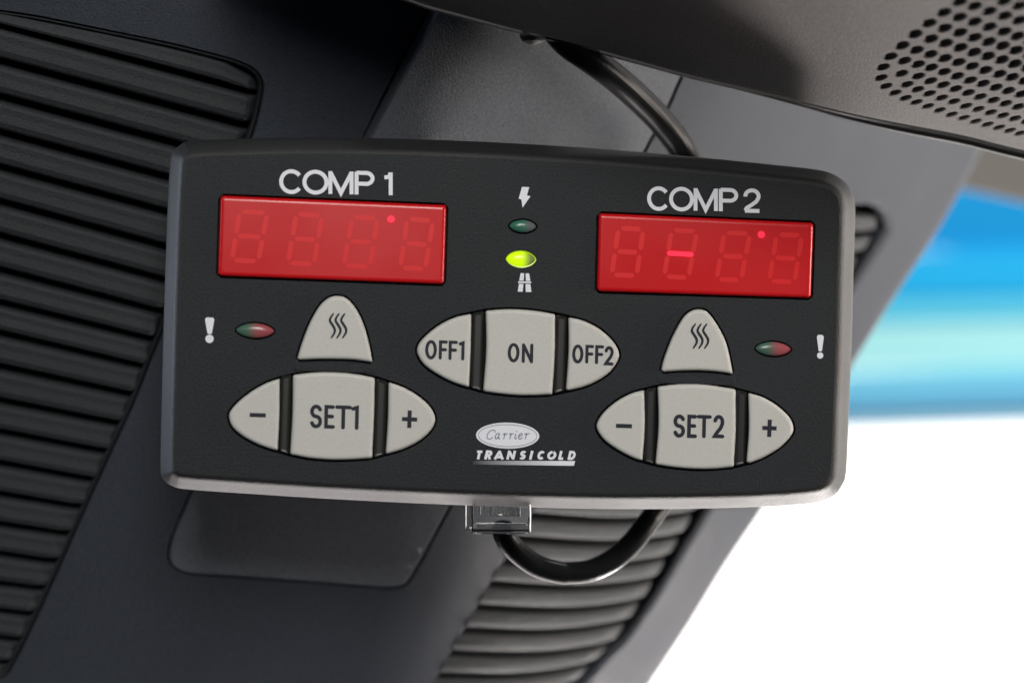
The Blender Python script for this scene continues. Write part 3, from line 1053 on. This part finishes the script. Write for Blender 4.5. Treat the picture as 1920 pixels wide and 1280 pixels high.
# ---- white lettering and signs printed on the face
PD = 0.035
CG = {   # plain grotesque capitals on a 0..1 grid, drawn with square ends
    'C': [arc(.5, .5, .44, .46, 38, 322, 22)],
    'O': [arc(.5, .5, .44, .46, 90, 450, 32)[:-1]],
    'M': [[(.09, 0), (.09, 1)], [(.09, .96), (.5, .05), (.91, .96)], [(.91, 0), (.91, 1)]],
    'P': [[(.1, 0), (.1, 1)], [(.1, .955), (.58, .955)] + arc(.60, .715, .32, .24, 80, -80, 10) + [(.58, .475), (.1, .475)]],
    '1': [[(.62, 0), (.62, 1)], [(.60, .99), (.56, .86), (.46, .80), (.22, .775)]],
    '2': [arc(.5, .70, .38, .26, 185, -25, 12) + [(.74, .46), (.46, .30), (.20, .17), (.12, .045)], [(.10, .045), (.92, .045)]],
}
def caps(bm, word, x0, widths, base, slope, height, r, d, lean=0.0):
    """square-ended capitals: widths = [(glyph or space, width in pixels)]"""
    x = x0
    for ch, w in widths:
        if ch in CG:
            for s in CG[ch]:
                pts = []
                for gx, gy in s:
                    px = x + gx * w + lean * gy * height
                    pts.append((px, base + slope * (px - x0) - gy * height))
                butt(bm, dev, pts, r, d, closed=(ch == 'O'))
        x += w
def butt(bm, mp, pts, r, d, closed=False):
    _lift[0] = (_lift[0] + 1) % 5
    d = d + 0.012 * _lift[0]
    P = [Vector(p) for p in pts]
    n = len(P)
    a_, b_ = [], []
    for i in range(n):
        if closed:
            a, b = P[i] - P[i - 1], P[(i + 1) % n] - P[i]
        else:
            a = P[i] - P[i - 1] if i else P[1] - P[0]
            b = P[i + 1] - P[i] if i < n - 1 else a
        t = (a.normalized() + b.normalized()).normalized()
        k = 1.0 / max(0.45, t.dot(b.normalized()))
        nr = Vector((t.y, -t.x)) * (r * k)
        a_.append(bm.verts.new(mp(P[i].x + nr.x, P[i].y + nr.y, d)))
        b_.append(bm.verts.new(mp(P[i].x - nr.x, P[i].y - nr.y, d)))
    for i in range(n if closed else n - 1):
        j = (i + 1) % n
        bm.faces.new((a_[i], b_[i], b_[j], a_[j]))
bm = bmesh.new()
caps(bm, 'COMP 1', 524.5, [('C', 43.5), ('O', 47), ('M', 48.5), (' ', 1.4), ('P', 36.5), (' ', 12.6), ('1', 30)], 361.5, 0.022, 42.5, 3.7, PD)
ink('lettering', bm, M['ink_white'], root)['label'] = 'white lettering COMP 1'
bm = bmesh.new()
caps(bm, 'COMP 2', 1214.5, [('C', 41), ('O', 44.5), ('M', 46.5), (' ', 1.4), ('P', 35.5), (' ', 10.1), ('2', 33)], 393, 0.022, 42, 3.6, PD)
ink('lettering', bm, M['ink_white'], root)['label'] = 'white lettering COMP 2'
z2 = lambda p: Z(760, 280, 4.5714, p)
bm = bmesh.new()
poly(bm, dev, z2([(1000, 322), (1062, 325), (1042, 396), (1073, 402), (1005, 500), (995, 432), (972, 422)]), PD)
ink('bolt_sign', bm, M['ink_white'], root)
bm = bmesh.new()
for q in ([(988, 1060), (1019, 1062), (1014, 1126), (976, 1124)], [(1031, 1062), (1061, 1063), (1072, 1128), (1033, 1127)], [(968, 1130), (1078, 1133), (1079, 1147), (966, 1144)], [(974, 1151), (1012, 1152), (1006, 1220), (963, 1219)], [(1031, 1153), (1072, 1154), (1081, 1222), (1032, 1221)]):
    poly(bm, dev, z2(q), PD)
ink('road_sign', bm, M['ink_white'], root)
for zf, cx, y0, y1, w0, w1, dy, r, lab in ((z4, 298, 176, 272, 28, 13, 304, 25, 'white exclamation mark at the left edge'), (z6, 1530, 216, 312, 21, 10, 340, 19, 'white exclamation mark at the right edge')):
    bm = bmesh.new()
    pts = zf([(cx - w0, y0 + 12), (cx - w0 + 8, y0), (cx + w0 - 8, y0 + 1), (cx + w0, y0 + 13), (cx + w1, y1), (cx, y1 + 5), (cx - w1, y1)])
    poly(bm, dev, pts, PD)
    c = zf([(cx - 1, dy)])[0]
    e = ellipse(c[0], c[1], r / 3.2, r / 3.2, 0, 20)
    bm.faces.new([bm.verts.new(dev(p.x, p.y, PD)) for p in e])
    ink('warning_sign', bm, M['ink_white'], root)['label'] = lab

# ---- maker's mark: oval badge, slanted lettering and fading bar
zl = lambda p: Z(860, 760, 8.0, p)
bm = bmesh.new()
e = ellipse(951.8, 816.2, 59.3, 24.4, 0.02, 64)
bm.faces.new([bm.verts.new(dev(p.x, p.y, PD)) for p in e])
badge = ink('oval_badge', bm, M['ink_white'], root)
bm = bmesh.new()
stroke(bm, dev, ellipse(951.8, 816.2, 55.0, 20.6, 0.02, 64), 0.45, PD + 0.02, closed=True)
ink('badge_line', bm, M['ink_grey'], badge)
bm = bmesh.new()
thin = [
    [(548, 400), (540, 374), (510, 368), (470, 385), (435, 430), (425, 470), (440, 498), (475, 500), (510, 480)],
    [(608, 425), (585, 418), (560, 440), (548, 475), (556, 498), (578, 490), (600, 455)], [(612, 418), (598, 470), (600, 497), (622, 490)],
    [(668, 430), (690, 418), (686, 450), (676, 498)], [(685, 455), (705, 425), (728, 420)],
    [(760, 430), (782, 418), (778, 450), (768, 498)], [(777, 455), (800, 425), (822, 420)],
    [(856, 425), (846, 470), (848, 497), (868, 490)], [(866, 382), (868, 388)],
    [(902, 462), (935, 450), (955, 430), (945, 418), (920, 425), (900, 460), (905, 495), (930, 498), (952, 482)],
    [(992, 430), (1014, 418), (1010, 450), (1000, 498)], [(1009, 455), (1032, 425), (1060, 422)],
]
for s in thin:
    pts = catmull([Vector(p) for p in zl(s)], 1.0)
    stroke(bm, dev, pts, 0.82, PD + 0.02)
ink('badge_lettering', bm, M['ink_grey'], badge)
bm = bmesh.new()
CG.update({
    'T': [[(-.12, .86), (1.12, .86)], [(.5, 0), (.5, .9)]],
    'c': [arc(.5, .5, .38, .36, 42, 318, 16)],
    'o': [arc(.5, .5, .38, .36, 90, 450, 24)[:-1]],
    'R': [[(.14, 0), (.14, 1)], [(.14, .87), (.58, .87)] + arc(.60, .68, .26, .19, 70, -70, 6) + [(.14, .48)], [(.5, .46), (.9, 0)]],
    'A': [[(.06, 0), (.52, .95)], [(.94, 0), (.48, .95)], [(.25, .27), (.75, .27)]],
    'N': [[(.12, 0), (.12, 1)], [(.12, .93), (.88, .07)], [(.88, 0), (.88, 1)]],
    's': [arc(.52, .68, .32, .18, 30, 180, 7) + arc(.52, .66, .32, .17, 190, 260, 4) + arc(.48, .33, .32, .17, 80, -10, 4) + arc(.48, .31, .32, .17, -20, -155, 7)],
    'I': [[(.5, 0), (.5, 1)]],
    'L': [[(.16, 0), (.16, 1)], [(.16, .13), (.95, .13)]],
    'D': [[(.16, 0), (.16, 1)], [(.16, .87), (.45, .87)] + arc(.46, .5, .36, .37, 80, -80, 8) + [(.45, .13), (.16, .13)]],
})
ts = [(258, 345, 'T'), (388, 500, 'R'), (532, 668, 'A'), (718, 850, 'N'), (905, 1015, 's'), (1060, 1110, 'I'), (1175, 1295, 'c'), (1318, 1468, 'o'), (1497, 1590, 'L'), (1632, 1762, 'D')]
for xa, xb, ch in ts:
    lean = 0.24
    h_ = 16.6
    w_ = (xb - xa) / 8.0 - (0 if ch == 'A' else lean * h_ * 0.75)
    caps(bm, ch, 860 + xa / 8.0, [(ch, w_)], 860.6 + (xa - 258) / 8.0 * 0.006, 0.006, h_, 2.4, PD, 0.12 if ch == 'A' else lean)
ink('lettering', bm, M['ink_white'], root)['label'] = 'white slanted lettering TRANSICOLD'
bm = bmesh.new()
poly(bm, dev, zl([(215, 838), (240, 826), (1748, 830), (1728, 902), (205, 882)]), PD)
fade = mat('fading_white_ink', (0.66, 0.67, 0.72), 0.6, 0.3)
nt = fade.node_tree
tc = nt.nodes.new('ShaderNodeTexCoord'); sx = nt.nodes.new('ShaderNodeSeparateXYZ'); cr = nt.nodes.new('ShaderNodeValToRGB')
nt.links.new(tc.outputs['Generated'], sx.inputs[0]); nt.links.new(sx.outputs['X'], cr.inputs[0])
cr.color_ramp.elements[0].color = (0.03, 0.03, 0.033, 1); cr.color_ramp.elements[1].color = (0.66, 0.67, 0.72, 1)
cr.color_ramp.elements[1].position = 0.85
nt.links.new(cr.outputs[0], nt.nodes['Principled BSDF'].inputs['Base Color'])
ink('badge_bar', bm, fade, root)

# ================================================================== cable with its clear plug
low = [(944, 985, .3665), (946, 1003, .3675), (967, 1031.6, .369), (1005, 1059.7, .371), (1047, 1072.8, .373), (1066, 1074, .374), (1108, 1069, .376), (1152, 1047, .379), (1189, 1012.8, .382), (1217, 975, .385), (1230.6, 957, .387), (1262, 900, .391), (1300, 780, .393), (1330, 640, .394), (1335, 500, .394), (1318, 380, .393), (1284.5, 290, .390), (1244, 233, .384), (1198.5, 186, .377), (1153, 146, .370), (1107, 112, .3645), (1062, 80, .3622), (1030, 36, .3610), (1012, -30, .3600), (1004, -90, .3590)]
path3 = [at(x, y, z) for x, y, z in low]
CB = at(945.6, 1003, .3675)
cb = thing('cable', 'black cable looping from a clear plug under the control unit up to the console', 'cable', CB)
pp = catmull([p - CB for p in path3], 0.0012)
n = len(pp)
rad = []
for i, p in enumerate(pp):
    y = 640 - (p + CB).z / ((p + CB).y + .347) * F
    rad.append(0.00248 + 0.00055 * sm((560 - y) / 240.0))
bm = bmesh.new()
tube(bm, pp, rad, 28)
link('sheath', bm, M['cable'], cb, angle=70)

def rbox(name, x0, x1, y0, y1, z0, z1, material, parent, bev=0.0004, hollow=None):
    """rounded box between two photo pixels at depth z0..z1"""
    a, b = at(x0, y1, z0), at(x1, y0, z0)
    c = Vector(((a.x + b.x) / 2, (a.y + at(0, 0, z1).y) / 2, (a.z + b.z) / 2)) - CB
    s = Vector((b.x - a.x, z1 - z0, b.z - a.z))
    bm = bmesh.new()
    box(bm, c, s)
    bmesh.ops.bevel(bm, geom=bm.edges[:], offset=bev, segments=3, profile=0.5, affect='EDGES')
    if hollow:
        b2 = bmesh.new()
        box(b2, c, s - Vector((hollow * 2,) * 3))
        bmesh.ops.reverse_faces(b2, faces=b2.faces)
        me = bpy.data.meshes.new('tmp')
        b2.to_mesh(me); b2.free()
        bm.from_mesh(me)
        bpy.data.meshes.remove(me)
    return link(name, bm, material, parent, angle=50)
plug = rbox('plug', 884, 996, 920, 1001, .3520, .3640, M['clear'], cb, 0.0006, 0.0011)
rbox('latch', 873, 890, 920, 996, .3585, .3650, M['clear'], plug, 0.0003)
rbox('contact_block', 901, 976, 926, 968, .3560, .3600, M['clear'], plug, 0.0002)
bm = bmesh.new()
for k in range(6):
    x = 908 + k * 12
    a = at(x, 955, .3545) - CB
    box(bm, a, (0.0004, 0.0012, 0.0022))
link('contacts', bm, M['metal'], plug, smooth=False)
